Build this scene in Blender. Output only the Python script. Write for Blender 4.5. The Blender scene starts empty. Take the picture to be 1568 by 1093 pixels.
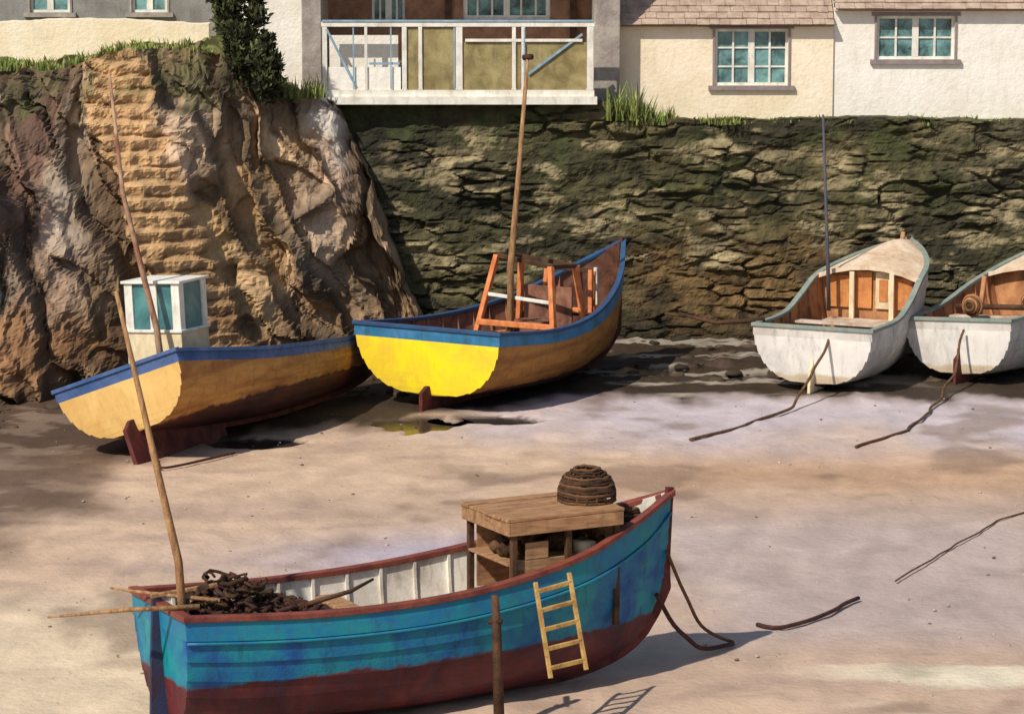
import bpy, math, random
from mathutils import Vector, Matrix, noise
random.seed(7)
scene=bpy.context.scene
R=random.random
def U(a,b): return a+(b-a)*random.random()

# ------------------------------------------------------------ colour / material helpers
def C(r,g,b,k=1.0):
    def f(c):
        c=c/255.0
        return (c/12.92 if c<=0.04045 else ((c+0.055)/1.055)**2.4)*k
    return (f(r),f(g),f(b),1.0)

def mixnode(nt,fac,a,b,blend='MIX'):
    m=nt.nodes.new('ShaderNodeMix'); m.data_type='RGBA'; m.blend_type=blend
    for sock,v in ((0,fac),(6,a),(7,b)):
        if isinstance(v,bpy.types.NodeSocket): nt.links.new(v,m.inputs[sock])
        else: m.inputs[sock].default_value=v
    return m.outputs[2]

def noisenode(nt,vec,scale,detail=6,rough=.6,dist=0.0):
    n=nt.nodes.new('ShaderNodeTexNoise'); n.inputs['Scale'].default_value=scale
    n.inputs['Detail'].default_value=min(detail,4); n.inputs['Roughness'].default_value=rough
    n.inputs['Distortion'].default_value=dist
    nt.links.new(vec,n.inputs['Vector']); return n.outputs['Fac']

def maprange(nt,v,a,b,c=0.0,d=1.0):
    n=nt.nodes.new('ShaderNodeMapRange'); nt.links.new(v,n.inputs[0])
    for i,x in enumerate((a,b,c,d)): n.inputs[i+1].default_value=x
    return n.outputs[0]

def mapping(nt,vec,s):
    m=nt.nodes.new('ShaderNodeMapping'); m.inputs['Scale'].default_value=s
    nt.links.new(vec,m.inputs['Vector']); return m.outputs[0]

MATS={}
def mat(name,c1,c2=None,scale=2.0,rough=.75,bump=.15,bscale=40,stretch=(1,1,1),attr=False,
        grime=.25,zline=None,low=None,low2=None,bstretch=None,grimecol=None,spec=.3,vary=(.72,1.25)):
    if name in MATS: return MATS[name]
    m=bpy.data.materials.new(name); m.use_nodes=True; nt=m.node_tree
    bs=nt.nodes['Principled BSDF']
    tc=nt.nodes.new('ShaderNodeTexCoord').outputs['Object']
    v=mapping(nt,tc,stretch) if stretch!=(1,1,1) else tc
    nn=noisenode(nt,v,scale,4,.62,.5)
    n1=maprange(nt,nn,.35,.65)
    if attr:
        a=nt.nodes.new('ShaderNodeVertexColor'); a.layer_name='Col'
        f=maprange(nt,nn,.3,.7,vary[0],vary[1])
        comb=nt.nodes.new('ShaderNodeCombineColor')
        for i in range(3): nt.links.new(f,comb.inputs[i])
        col=mixnode(nt,1.0,a.outputs['Color'],comb.outputs[0],'MULTIPLY')
    else:
        col=mixnode(nt,n1,c1,c2 or c1)
    if zline is not None:
        lowc=mixnode(nt,n1,low,low2 or low)
        sx=nt.nodes.new('ShaderNodeSeparateXYZ'); nt.links.new(tc,sx.inputs[0])
        nz=maprange(nt,noisenode(nt,tc,3.0,3,.6),.3,.7,-.035,.035)
        ad=nt.nodes.new('ShaderNodeMath'); ad.operation='ADD'
        nt.links.new(sx.outputs[2],ad.inputs[0]); nt.links.new(nz,ad.inputs[1])
        z=maprange(nt,ad.outputs[0],zline-.02,zline+.02)
        col=mixnode(nt,z,lowc,col)
    if grime:
        g=maprange(nt,noisenode(nt,mapping(nt,tc,(1.6,1.6,.5)),4.5,4,.7,.3),.50,.72,0,grime)
        col=mixnode(nt,g,col,grimecol or (0.06,0.045,0.03,1))
        g2=maprange(nt,noisenode(nt,tc,35,2,.6),.62,.72,0,grime*.7)
        col=mixnode(nt,g2,col,(0.10,0.08,0.06,1))
    nt.links.new(col,bs.inputs['Base Color'])
    rr=maprange(nt,nn,.3,.7,max(0,rough-.12),min(1,rough+.12))
    nt.links.new(rr,bs.inputs['Roughness'])
    bs.inputs['Specular IOR Level'].default_value=spec
    if bump:
        bv=mapping(nt,tc,bstretch) if bstretch else tc
        b=nt.nodes.new('ShaderNodeBump'); b.inputs['Strength'].default_value=min(1,bump*3)
        b.inputs['Distance'].default_value=.02
        nt.links.new(noisenode(nt,bv,bscale,3,.65),b.inputs['Height'])
        nt.links.new(b.outputs[0],bs.inputs['Normal'])
    MATS[name]=m; return m

def glass(name,c1,c2):
    return mat(name,c1,c2,scale=1.6,rough=.14,bump=.02,bscale=2,grime=.05,spec=.6)

# ------------------------------------------------------------ mesh helpers
def empty(name,loc=(0,0,0),rot=(0,0,0)):
    e=bpy.data.objects.new(name,None); e.location=loc; e.rotation_euler=rot
    scene.collection.objects.link(e); e.empty_display_size=.2
    return e
def obj(name,verts,faces,mats,fm=None,parent=None,smooth=False,cols=None):
    me=bpy.data.meshes.new(name); me.from_pydata([tuple(v) for v in verts],[],faces)
    if not isinstance(mats,(list,tuple)): mats=[mats]
    for m in mats: me.materials.append(m)
    if fm: me.polygons.foreach_set('material_index',fm)
    if smooth: me.polygons.foreach_set('use_smooth',[True]*len(me.polygons))
    if cols:
        ca=me.color_attributes.new(name='Col',type='FLOAT_COLOR',domain='POINT')
        flat=[]
        for c in cols: flat.extend((c[0],c[1],c[2],1.0))
        ca.data.foreach_set('color',flat)
    me.update()
    o=bpy.data.objects.new(name,me); scene.collection.objects.link(o)
    if parent: o.parent=parent
    return o
def bevel(o,w=.01,seg=2):
    b=o.modifiers.new('bev','BEVEL'); b.width=w; b.segments=seg; b.limit_method='ANGLE'
    return o
class MB:
    """mesh builder gathering several primitives in one mesh"""
    def __init__(s): s.v=[];s.f=[];s.m=[]
    def box(s,x0,x1,y0,y1,z0,z1,m=0):
        n=len(s.v)
        s.v+=[(x0,y0,z0),(x1,y0,z0),(x1,y1,z0),(x0,y1,z0),(x0,y0,z1),(x1,y0,z1),(x1,y1,z1),(x0,y1,z1)]
        for q in ((0,3,2,1),(4,5,6,7),(0,1,5,4),(1,2,6,5),(2,3,7,6),(3,0,4,7)):
            s.f.append(tuple(n+i for i in q)); s.m.append(m)
    def beam(s,p,q,w,h,m=0,up=(0,0,1)):
        p=Vector(p);q=Vector(q);d=(q-p).normalized();up=Vector(up)
        if abs(d.dot(up))>.98: up=Vector((0,1,0))
        a=d.cross(up).normalized(); b=a.cross(d).normalized(); n=len(s.v)
        for e in (p,q):
            for i,j in ((-1,-1),(1,-1),(1,1),(-1,1)):
                s.v.append(tuple(e+a*(i*w/2)+b*(j*h/2)))
        for fq in ((0,1,2,3),(7,6,5,4),(0,4,5,1),(1,5,6,2),(2,6,7,3),(3,7,4,0)):
            s.f.append(tuple(n+i for i in fq)); s.m.append(m)
    def tube(s,pts,rad,m=0,n=8,closed=False):
        pts=[Vector(p) for p in pts]; N=len(pts); base=len(s.v)
        if not isinstance(rad,(list,tuple)): rad=[rad]*N
        prev=None
        for i,p in enumerate(pts):
            if closed: d=pts[(i+1)%N]-pts[i-1]
            else: d=pts[min(i+1,N-1)]-pts[max(i-1,0)]
            d.normalize()
            if prev is None:
                a=d.cross(Vector((0,0,1)) if abs(d.z)<.9 else Vector((1,0,0))).normalized()
            else:
                a=(prev-d*prev.dot(d)).normalized()
            prev=a; b=d.cross(a)
            for k in range(n):
                t=2*math.pi*k/n
                s.v.append(tuple(p+(a*math.cos(t)+b*math.sin(t))*rad[i]))
        for i in range(N if closed else N-1):
            j=(i+1)%N
            for k in range(n):
                s.f.append((base+i*n+k,base+i*n+(k+1)%n,base+j*n+(k+1)%n,base+j*n+k)); s.m.append(m)
        if not closed:
            s.f.append(tuple(base+k for k in range(n))[::-1]); s.m.append(m)
            s.f.append(tuple(base+(N-1)*n+k for k in range(n))); s.m.append(m)
    def quad(s,a,b,c,d,m=0):
        n=len(s.v); s.v+=[a,b,c,d]; s.f.append((n,n+1,n+2,n+3)); s.m.append(m)
    def prism(s,poly,y0,y1,m=0):
        n=len(s.v); k=len(poly)
        s.v+=[(p[0],y0,p[1]) for p in poly]+[(p[0],y1,p[1]) for p in poly]
        s.f.append(tuple(range(n,n+k))); s.f.append(tuple(range(n+2*k-1,n+k-1,-1))); s.m+=[m,m]
        for i in range(k):
            j=(i+1)%k; s.f.append((n+i,n+k+i,n+k+j,n+j)); s.m.append(m)
    def make(s,name,mats,parent=None,smooth=False,bev=0):
        o=obj(name,s.v,s.f,mats,s.m,parent,smooth)
        if bev: bevel(o,bev)
        return o
def spl(pts,t):
    n=len(pts)
    if t<=pts[0][0]: return pts[0][1]
    if t>=pts[-1][0]: return pts[-1][1]
    for i in range(n-1):
        if pts[i][0]<=t<=pts[i+1][0]: break
    def sl(k):
        a=pts[max(k-1,0)]; b=pts[min(k+1,n-1)]
        return (b[1]-a[1])/(b[0]-a[0])
    h=pts[i+1][0]-pts[i][0]; s=(t-pts[i][0])/h
    return ((2*s**3-3*s*s+1)*pts[i][1]+(s**3-2*s*s+s)*h*sl(i)+(-2*s**3+3*s*s)*pts[i+1][1]+(s**3-s*s)*h*sl(i+1))
def lin(pts,t):
    if t<=pts[0][0]: return pts[0][1]
    for a,b in zip(pts,pts[1:]):
        if t<=b[0]: return a[1]+(b[1]-a[1])*(t-a[0])/(b[0]-a[0])
    return pts[-1][1]
def sm(a,b,x):
    t=max(0,min(1,(x-a)/(b-a))); return t*t*(3-2*t)
def lc(a,b,t): return tuple(a[i]+(b[i]-a[i])*t for i in range(3))
def fn(x,y,z=0,o=4): return noise.fractal(Vector((x,y,z)),.7,2.1,o)

# ------------------------------------------------------------ materials
wood_tan=mat('wood_tan',C(190,148,106),C(148,106,74),scale=3,stretch=(1,6,6),bstretch=(1,10,10),bump=.2,grime=.4)
wood_dark=mat('wood_dark',C(92,62,40),C(56,38,27),scale=4,bump=.25)
wood_pole=mat('wood_pole',C(178,138,94),C(124,86,58),scale=5,bump=.2,stretch=(3,3,.6),grime=.4)
wood_red=mat('wood_red',C(108,48,42),C(72,32,32),scale=4,bump=.15)
orange=mat('orange_paint',C(224,142,86),C(196,106,58),scale=4,bump=.1,grime=.4)
rope_m=mat('rope_fibre',C(122,88,58),C(88,60,42),scale=9,bump=.4,bscale=80)
net_m=mat('net_fibre',C(84,54,30),C(44,28,18),scale=9,bump=.5,bscale=60)
white_p=mat('white_paint',C(234,230,218),C(210,204,190),scale=2.5,bump=.06,grime=.3)
cream_p=mat('cream_paint',C(230,212,176),C(206,184,146),scale=2.5,bump=.06,grime=.3)
bluegrey=mat('bluegrey_paint',C(150,176,190),C(120,150,170),scale=4,bump=.06)
iron=mat('rusty_iron',C(86,46,36),C(48,30,28),scale=8,bump=.3)

# ------------------------------------------------------------ boats
def make_boat(name,loc,heading,roll,L,beam,sheer,keel,m_hull,m_band,m_rail,m_in,m_tran,
              pitch=0,NK=8,NS=44,lap=.024,floor=.28,ribs=True,thwarts=(),m_floor=None,m_thw=None,rakeb=.25,rakes=.12,deck=None,m_deck=None,railw=.1,m_keel=None,q=.95,p0=.6,camber=.10,m_bulk=None,kth=.10):
    E=empty(name,loc,(math.radians(roll),math.radians(pitch),math.radians(90-heading)))
    def sec(t,u,inn=0.0):
        b=max(.012,spl(beam,t)-inn); zs=spl(sheer,t); zk=spl(keel,t)
        p=p0+.75*sm(.45,1,t); a=u*math.pi/2
        y=b*max(0,math.sin(a))**p; z=zk+inn+(zs-zk-inn)*(max(0,1-math.cos(a)))**q
        x=L*t-rakes*u*(1-t)**4+rakeb*(u**1.5)*t**8
        if inn: x-=inn*sm(.8,1,t)*1.5; x+=inn*(1-sm(0,.1,t))
        return x,y,z
    ts=[(i/(NS-1)) for i in range(NS)]
    rows=[]
    for j in range(NK):
        rows+=[(j/NK,lap),((j+.5)/NK,lap*.5),((j+1)/NK,0.0)]
    V=[];F=[];M=[]
    nr=len(rows)
    for side in (1,-1):
        for t in ts:
            for (u,o) in rows:
                x,y,z=sec(t,u); x2,y2,z2=sec(t,min(1,u+.03)); x1,y1,z1=sec(t,max(0.001,u-.03))
                dy,dz=y2-y1,z2-z1; l=math.hypot(dy,dz) or 1
                k=o*(1-.7*sm(.93,1,t))
                V.append((x,side*(y+dz/l*k),z-dy/l*k))
    for s in (0,1):
        base=s*NS*nr
        for i in range(NS-1):
            for k in range(nr-1):
                a=base+i*nr+k; q4=(a,a+nr,a+nr+1,a+1)
                F.append(q4 if s==1 else q4[::-1]); M.append(1 if k>=nr-3 else 0)
    for k in range(nr-1):   # transom
        F.append((k,k+1,NS*nr+k+1,NS*nr+k)); M.append(1 if k>=nr-3 else 2)
    e=(NS-1)*nr
    for k in range(nr-1):
        F.append((e+k,NS*nr+e+k,NS*nr+e+k+1,e+k+1)); M.append(1 if k>=nr-3 else 0)
    obj('hull',V,F,[m_hull,m_band,m_tran],M,E)
    V=[];F=[];n2=11
    for side in (1,-1):
        for t in ts:
            for k in range(n2):
                x,y,z=sec(t,k/(n2-1),.04); V.append((x,side*y,z))
    for s in (0,1):
        base=s*NS*n2
        for i in range(NS-1):
            for k in range(n2-1):
                a=base+i*n2+k; q4=(a,a+n2,a+n2+1,a+1); F.append(q4 if s==0 else q4[::-1])
    for k in range(n2-1): F.append((k,NS*n2+k,NS*n2+k+1,k+1))
    obj('inner_planking',V,F,m_in,None,E,True)
    V=[];F=[]
    for side in (1,-1):
        b0=len(V)
        for t in ts:
            x,y,z=sec(t,1); w=min(railw,y+.02)
            for yy,zz in ((y+.035,z-.035),(y+.035,z+.03),(y+.035-w-.02,z+.03),(y+.035-w-.02,z-.035)):
                V.append((x+(.04*sm(.9,1,t)),side*yy,zz))
        for i in range(NS-1):
            for k in range(4):
                a=b0+i*4+k; b=b0+i*4+(k+1)%4; q4=(a,b,b+4,a+4); F.append(q4 if side==1 else q4[::-1])
        F.append((b0,b0+1,b0+2,b0+3)); F.append((b0+NS*4-4,b0+NS*4-3,b0+NS*4-2,b0+NS*4-1))
    r=obj('gunwale_rail',V,F,m_rail,None,E); bevel(r,.008,2)
    x,y,z=sec(0,1); mb=MB(); mb.box(x-.03,x+.09,-y-.04,y+.04,z-.03,z+.036); mb.make('transom_cap',m_rail,E,bev=.008)
    pts=[]
    for i in range(0,NS): 
        xx,_,zz=sec(ts[i],0); pts.append((xx,0,zz))
    V=[];F=[]
    prof=[(p[0],p[2]) for p in pts]
    for k in range(1,13):
        xx,_,zz=sec(1,k/12); prof.append((xx,zz))
    prof[-1]=(prof[-1][0]+.01,prof[-1][1]+.06)
    for i,(xx,zz) in enumerate(prof):
        a=prof[max(i-1,0)]; b=prof[min(i+1,len(prof)-1)]
        dx,dz=b[0]-a[0],b[1]-a[1]; l=math.hypot(dx,dz) or 1
        nx,nz=dz/l,-dx/l; th=kth*(1-.5*sm(NS-2,NS+6,i))
        for w in (-.035,.035):
            V.append((xx-nx*.05,w,zz-nz*.05)); V.append((xx+nx*th,w*.8,zz+nz*th))
    for i in range(len(prof)-1):
        a=i*4;b=a+4
        F+= [(a,a+1,b+1,b),(a+3,a+2,b+2,b+3),(a+1,a+3,b+3,b+1),(a+2,a,b,b+2)]
    F+=[(0,2,3,1),(len(V)-4,len(V)-3,len(V)-1,len(V)-2)]
    obj('keel_and_stem',V,F,m_keel or wood_red,None,E)
    def halfw(t,zz,inn=.05):
        lo,hi=0,1
        for _ in range(18):
            md=(lo+hi)/2
            if sec(t,md,inn)[2]<zz: lo=md
            else: hi=md
        return sec(t,lo,inn)[1]
    V=[];F=[]
    tt=[.01+.93*i/30 for i in range(31)]
    for t in tt:
        zz=max(spl(keel,t)+.06,spl(keel,.3)+floor); w=halfw(t,zz,.03)
        V+=[(L*t,-w,zz),(L*t,w,zz)]
    for i in range(30): F.append((2*i,2*i+2,2*i+3,2*i+1))
    obj('bottom_boards',V,F,m_floor or wood_tan,None,E)
    if ribs:
        mb=MB(); nrib=int(L/.45)
        for i in range(1,nrib):
            t=i/nrib*.95
            for side in (1,-1):
                pts=[]
                for k in range(2,12):
                    x,y,z=sec(t,k/11,.055); pts.append(Vector((x,side*y,z-(.03 if k==11 else 0))))
                for a,b in zip(pts,pts[1:]): mb.beam(a,b,.045,.035,0,up=(1,0,0))
        mb.make('ribs',m_in,E)
    mb=MB()
    for (t,drop,w) in thwarts:
        zz=spl(sheer,t)-drop; hw=halfw(t,zz,.05)+.01
        mb.box(L*t-w/2,L*t+w/2,-hw,hw,zz-.045,zz)
    if thwarts: mb.make('thwarts',m_thw or wood_tan,E,bev=.008)
    if deck is not None:
        V=[];F=[];nd=16
        for i in range(nd):
            t=deck+(1-deck)*i/(nd-1)*.995
            x,y,z=sec(t,1); y=max(.02,y-.03)
            for k in range(7):
                a=-1+2*k/6; V.append((x,a*y,z-.02+camber*(1-a*a)*min(1,y*2)))
        for i in range(nd-1):
            for k in range(6):
                a=i*7+k; F.append((a,a+7,a+8,a+1))
        obj('foredeck',V,F,m_deck or m_in,None,E,True)
        tb=deck+.03
        zb=spl(keel,.3)+floor; x=L*tb; V=[]
        x_,y_,z_=sec(tb,1); y_=y_-.06
        V=[(x,a*y_,z_-.03+camber*(1-a*a)) for a in (-1,-.66,-.33,0,.33,.66,1)]
        for a in (.8,.6,.4): V.append((x,halfw(tb,zb+(z_-zb)*a,.05),zb+(z_-zb)*a))
        V.append((x,halfw(tb,zb,.05),zb)); V.append((x,-halfw(tb,zb,.05),zb))
        for a in (.4,.6,.8): V.append((x,-halfw(tb,zb+(z_-zb)*a,.05),zb+(z_-zb)*a))
        obj('deck_bulkhead',V,[tuple(range(len(V)))],m_bulk or m_in,None,E)
        mb=MB(); x_,y_,z_=sec(deck,1); y_-=.03
        pp=[Vector((x_-.02,a*y_,z_-.03+camber*(1-a*a))) for a in (-1,-.66,-.33,0,.33,.66,1)]
        for a,b in zip(pp,pp[1:]): mb.beam(a,b,.07,.09)
        mb.make('deck_beam',m_deck or m_in,E)
    bpy.context.view_layer.update()
    return E,sec,halfw
def W2L(E,p):
    return E.matrix_world.inverted()@Vector(p)

# ===== TEAL BOAT (foreground)
teal=mat('teal_hull_paint',C(20,138,146),C(26,82,146),scale=1.5,rough=.5,bump=.1,bscale=30,grime=.5,
         zline=.66,low=C(104,44,44),low2=C(66,28,38),grimecol=C(14,58,74))
teal_band=mat('teal_band',C(26,104,154),C(30,132,142),scale=2,rough=.5,bump=.08,grime=.4)
railred=mat('rail_red',C(140,74,58),C(104,50,44),scale=3,rough=.6,bump=.12,grime=.4)
in_white=mat('inside_white',C(232,226,212),C(200,190,174),scale=2,bump=.08,grime=.35)
TB,sec,hw=make_boat('blue_fishing_boat',(-3.78,30.85,.04),62,0,6.36,
    [(0,.80),(.3,.95),(.55,.95),(.75,.77),(.9,.40),(1,.03)],
    [(0,1.45),(.25,1.36),(.5,1.40),(.75,1.62),(.9,1.88),(1,2.10)],
    [(0,.16),(.1,.06),(.5,.0),(.78,.04),(.9,.22),(.96,.5),(1,.95)],
    teal,teal_band,railred,in_white,teal,thwarts=((.14,.2,.3),(.36,.25,.26),),m_keel=wood_red,rakeb=.06,kth=.08,floor=.5)
mb=MB()
for side in (1,-1):
    mb.tube([Vector((sec(t/30,.86)[0],side*(sec(t/30,.86)[1]+.03),sec(t/30,.86)[2])) for t in range(31)],.018,0,6)
mb.make('rubbing_strake',teal_band,TB,True)
mb=MB(); x0,x1=3.98,5.46; zt=2.10
for i in range(6):
    ya=-.60+i*.2; mb.box(x0-.06+U(-.02,.02),x1+.02+U(-.04,.04),ya+.006,ya+.194,zt-.03,zt+U(0,.014),0)
for (xa,ya) in ((x0,-.54),(x0,.54),(x1-.1,-.5),(x1-.1,.5),(4.7,-.53)):
    mb.box(xa,xa+.07,ya-.035,ya+.035,.7,zt-.03,1)
mb.box(x0-.03,x1-.02,-.60,-.565,zt-.19,zt-.035,0); mb.box(x0-.03,x1-.02,.565,.60,zt-.17,zt-.035,1)
mb.box(x0-.055,x0-.03,-.6,.6,zt-.19,zt-.035,0)
mb.box(x0+.1,x1-.1,.50,.52,1.1,zt-.17,0)
mb.box(x1-.06,x1-.03,-.5,.5,1.1,zt-.04,0)
mb.box(x0+.0,4.7,-.52,-.50,1.3,1.60,0)
mb.box(x0+.2,x0+.5,-.525,-.505,1.602,1.80,0)
mb.box(x0-.02,x1,-.5,.5,1.54,1.57,0)
mb.make('cuddy',[wood_tan,wood_dark],TB,bev=.006)
mb=MB()
for i in range(24):
    cx,cy=U(4.1,5.3),U(-.44,.3); s=U(.07,.15); a=U(0,3)
    mb.tube([(cx-s*math.cos(a),cy-s*math.sin(a),1.57+s*.6),(cx,cy,1.57+s*1.1),(cx+s*math.cos(a),cy+s*math.sin(a),1.57+s*.5)],[s*.5,s*.8,s*.45],i%2,7)
mb.box(4.95,5.15,-.45,-.25,1.57,1.71,2)
mb.make('stowed_gear',[net_m,rope_m,cream_p],TB,True)
mb=MB(); cx,cy,cz=5.28,-.0,2.11
def potr(f): return .34*math.sqrt(max(.02,1-(f/1.06)**2.4))
for k in range(13):
    f=k/12; r=potr(f); 
    if k>10: r=max(r,.15)
    mb.tube([(cx+r*math.cos(a*math.pi/10),cy+r*math.sin(a*math.pi/10),cz+.02+.36*f+U(-.012,.012)) for a in range(20)],U(.016,.024),k%3==0,6,True)
for k in range(18):
    a=k*2*math.pi/18
    mb.tube([(cx+max(.14,potr(j/11))*math.cos(a+.01*j),cy+max(.14,potr(j/11))*math.sin(a+.01*j),cz+.36*j/11) for j in range(12)],.014,k%2,5)
for k in range(9):
    a=U(0,6.3); mb.tube([(cx+.2*math.cos(a),cy+.2*math.sin(a),cz+.05),(cx+.1*math.cos(a+1),cy+.1*math.sin(a+1),cz+.2),(cx+.18*math.cos(a+2),cy+.18*math.sin(a+2),cz+.1)],.06,0,6)
mb.make('lobster_pot',[net_m,rope_m],TB,True)
mb=MB()
for k in range(5):
    for c in range(2):
        r=.2-.02*k; cx2=5.62+c*.26; z=1.70+.10*c+k*.035
        mb.tube([(cx2+r*.8*math.cos(a*math.pi/8),r*math.sin(a*math.pi/8)*(.8 if c==0 else .45),z+U(-.01,.01)) for a in range(16)],.022,k%2,6,True)
mb.box(5.45,6.0,-.18,.18,1.62,1.66,2)
mb.make('bow_coils',[rope_m,net_m,wood_dark],TB,True)
mb=MB()
for k in range(140):
    cx2=U(.15,1.6); cy2=U(-.55,.35); hgt=.42*math.exp(-((cx2-.75)/.4)**2)+.05
    z=1.25+R()*hgt; a=U(0,6.3); r=U(.04,.15)
    mb.tube([(cx2+r*math.cos(a+i*.7),cy2+r*math.sin(a+i*.7),z+.03*math.sin(i*1.3+k)) for i in range(7)],U(.014,.036),k%4==0,5)
mb.box(.2,1.6,-.6,.5,1.2,1.24,2)
mb.tube([(1.5,-.4,1.36),(2.0,-.45,1.46),(2.35,-.3,1.53)],[.03,.025,.015],2,6)
mb.make('net_heap',[net_m,iron,wood_dark],TB,True)
mb=MB()
mb.tube([W2L(TB,(-3.57,30.64,.98)),W2L(TB,(-3.63,30.64,2.0)),W2L(TB,(-3.95,30.69,3.49)),W2L(TB,(-4.27,30.78,4.95))],[.048,.046,.034,.022],0,10)
mb.make('mizzen_mast',wood_pole,TB,True)
mb=MB()
mb.tube([W2L(TB,(-3.38,30.4,1.56)),W2L(TB,(-4.15,30.3,1.55)),W2L(TB,(-5.0,30.2,1.49))],[.032,.026,.012],0,8)
mb.tube([W2L(TB,(-3.18,30.6,1.58)),W2L(TB,(-3.76,30.8,1.59)),W2L(TB,(-4.44,31.07,1.61))],[.026,.024,.012],0,8)
mb.make('bumkin_spar',wood_pole,TB,True)
mb=MB()
mb.prism([(-.24,-.04),(-.22,.7),(-.19,1.55),(-.08,1.55),(-.03,.9),(.02,.2),(.02,-.04)],-.025,.025,0)
mb.beam((-.2,0,1.55),(.55,-.1,1.62),.05,.05,1)
mb.make('rudder_and_tiller',[mat('rudder_paint',C(40,58,92),C(54,42,58),scale=3),wood_pole],TB,bev=.01)
mb=MB()
mb.tube([W2L(TB,(-.19,31.21,1.50)),W2L(TB,(-.17,31.17,1.1)),W2L(TB,(-.14,31.02,.0))],[.045,.055,.065],0,8)
mb.beam(W2L(TB,(-.19,31.19,1.3)),W2L(TB,(-.19,31.5,1.3)),.03,.08,1)
mb.tube([W2L(TB,(-.26,31.19,1.2)),W2L(TB,(-.11,31.13,1.22))],.03,1,6)
mb.make('beaching_leg',[wood_dark,iron],TB,True)
lad_m=mat('ladder_paint',C(192,156,90),C(150,114,64),scale=6,grime=.45)
mb=MB()
A=Vector((.26,31.40,1.60));B=Vector((.43,31.02,.60));C2=Vector((.64,31.62,1.66));D=Vector((.83,31.23,.64))
mb.beam(W2L(TB,A),W2L(TB,B),.05,.035); mb.beam(W2L(TB,C2),W2L(TB,D),.05,.035)
for k in range(5):
    f=.1+k*.2; mb.beam(W2L(TB,A.lerp(B,f)),W2L(TB,C2.lerp(D,f)),.035,.05)
mb.make('boarding_ladder',lad_m,TB,bev=.006)

# ===== YELLOW BOAT
yel=mat('yellow_transom',C(248,226,40),C(234,198,56),scale=1.4,rough=.45,bump=.06,grime=.2,grimecol=C(190,146,50))
ochre=mat('ochre_hull',C(178,124,58),C(136,88,42),scale=1.4,stretch=(.4,1,3),rough=.65,bump=.15,zline=.38,low=C(88,50,40),low2=C(56,34,33),grime=.45)
bluegr=mat('blue_gunwale',C(40,106,138),C(70,126,170),scale=2.2,rough=.5,bump=.08,grime=.4)
navy=mat('navy_paint',C(52,66,104),C(40,84,120),scale=2.5,rough=.55,grime=.4)
in_pink=mat('inside_brown',C(154,106,84),C(84,54,42),scale=2.2,rough=.8,grime=.4)
in_org=mat('inside_orange_brown',C(200,142,94),C(146,98,66),scale=2.2,rough=.8,grime=.4)
in_white2=mat('inside_cream',C(216,200,180),C(168,140,118),scale=2.2,rough=.8,grime=.35)
brownfl=mat('brown_boards',C(106,72,50),C(70,46,34),scale=2.2,rough=.85,grime=.4)
YB,sec,hw=make_boat('yellow_fishing_boat',(-1.53,52.6,.0),32,0,7.0,
    [(0,1.60),(.25,1.60),(.5,1.38),(.72,1.0),(.88,.56),(1,.03)],
    [(0,1.54),(.3,1.38),(.55,1.45),(.75,1.74),(.9,2.14),(1,2.5)],
    [(0,.30),(.2,.2),(.5,.10),(.8,.14),(.92,.32),(1,.7)],
    ochre,bluegr,navy,in_pink,yel,thwarts=((.12,.25,.3),(.3,.3,.28),(.68,.3,.3)),rakeb=.15,m_thw=brownfl,m_floor=brownfl,m_keel=wood_red)
mb=MB()
P={}
for nm,(x,y,z0,x2,y2,z2) in {'a':(2.9,.90,.8,3.45,.70,2.52),'b':(2.9,-.95,.8,3.3,-.62,2.38),'c':(4.4,.80,.8,4.3,.66,2.42),'d':(4.5,-.72,.8,4.3,-.58,2.3)}.items():
    mb.beam((x,y,z0),(x2,y2,z2),.10,.12,0,up=(1,0,0)); P[nm]=Vector((x2,y2,z2))
for a,b in (('a','b'),('c','d'),('a','c'),('b','d')):
    mb.beam(P[a],P[b],.09,.08,1)
mb.beam((3.0,.86,1.25),(3.0,-.9,1.25),.09,.11,0); mb.beam((3.2,.76,1.78),(3.15,-.72,1.7),.05,.07,2)
mb.beam((4.45,.8,1.45),(4.45,-.75,1.4),.08,.1,0)
mb.beam((2.8,.9,1.0),(4.2,.2,1.0),.09,.09,0)
mb.box(4.38,4.43,-.45,.66,.8,1.85,3)
mb.beam((4.9,-.58,1.0),(5.0,-.52,2.15),.09,.09,0,up=(1,0,0)); mb.beam((4.9,.56,1.0),(5.0,.48,2.2),.09,.09,0,up=(1,0,0)); mb.beam((5.0,-.56,2.12),(5.0,.52,2.16),.08,.08,1)
mb.beam((5.4,-.42,1.4),(5.4,-.4,2.15),.07,.07,2,up=(1,0,0)); mb.beam((5.15,-.5,1.3),(5.2,-.48,2.1),.06,.06,0,up=(1,0,0))
mb.make('shelter_frame',[orange,wood_dark,white_p,in_pink],YB,bev=.012)
mb=MB()
mb.box(1.1,1.8,-.3,.5,.6,1.05,0); mb.box(3.3,4.0,-.3,.4,.6,1.25,1)
for k in range(26):
    cx,cy=U(1.7,2.7),U(-.9,.8); r=U(.08,.2)
    mb.tube([(cx+r*math.cos(i),cy+r*math.sin(i),.75+R()*.4) for i in range(6)],.035,2,6)
mb.make('deck_gear',[wood_dark,in_pink,net_m],YB,bev=.01)
mb=MB()
mb.tube([(3.1,.18,.4),(3.1,.16,2.4),(3.2,.04,4.2),(3.3,-.10,6.42)],[.07,.065,.05,.032],0,10)
mb.tube([(3.3,.0,6.38),(3.3,-.2,6.40)],.055,1,8)
mb.make('mast',[wood_pole,iron],YB,True)
mb=MB(); mb.prism([(-.30,-.12),(-.30,.36),(-.12,.46),(-.04,.46),(.0,.32),(1.4,.18),(2.6,.06),(2.6,-.12)],-.04,.04)
mb.make('skeg_and_rudder',wood_red,YB,bev=.01)

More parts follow.
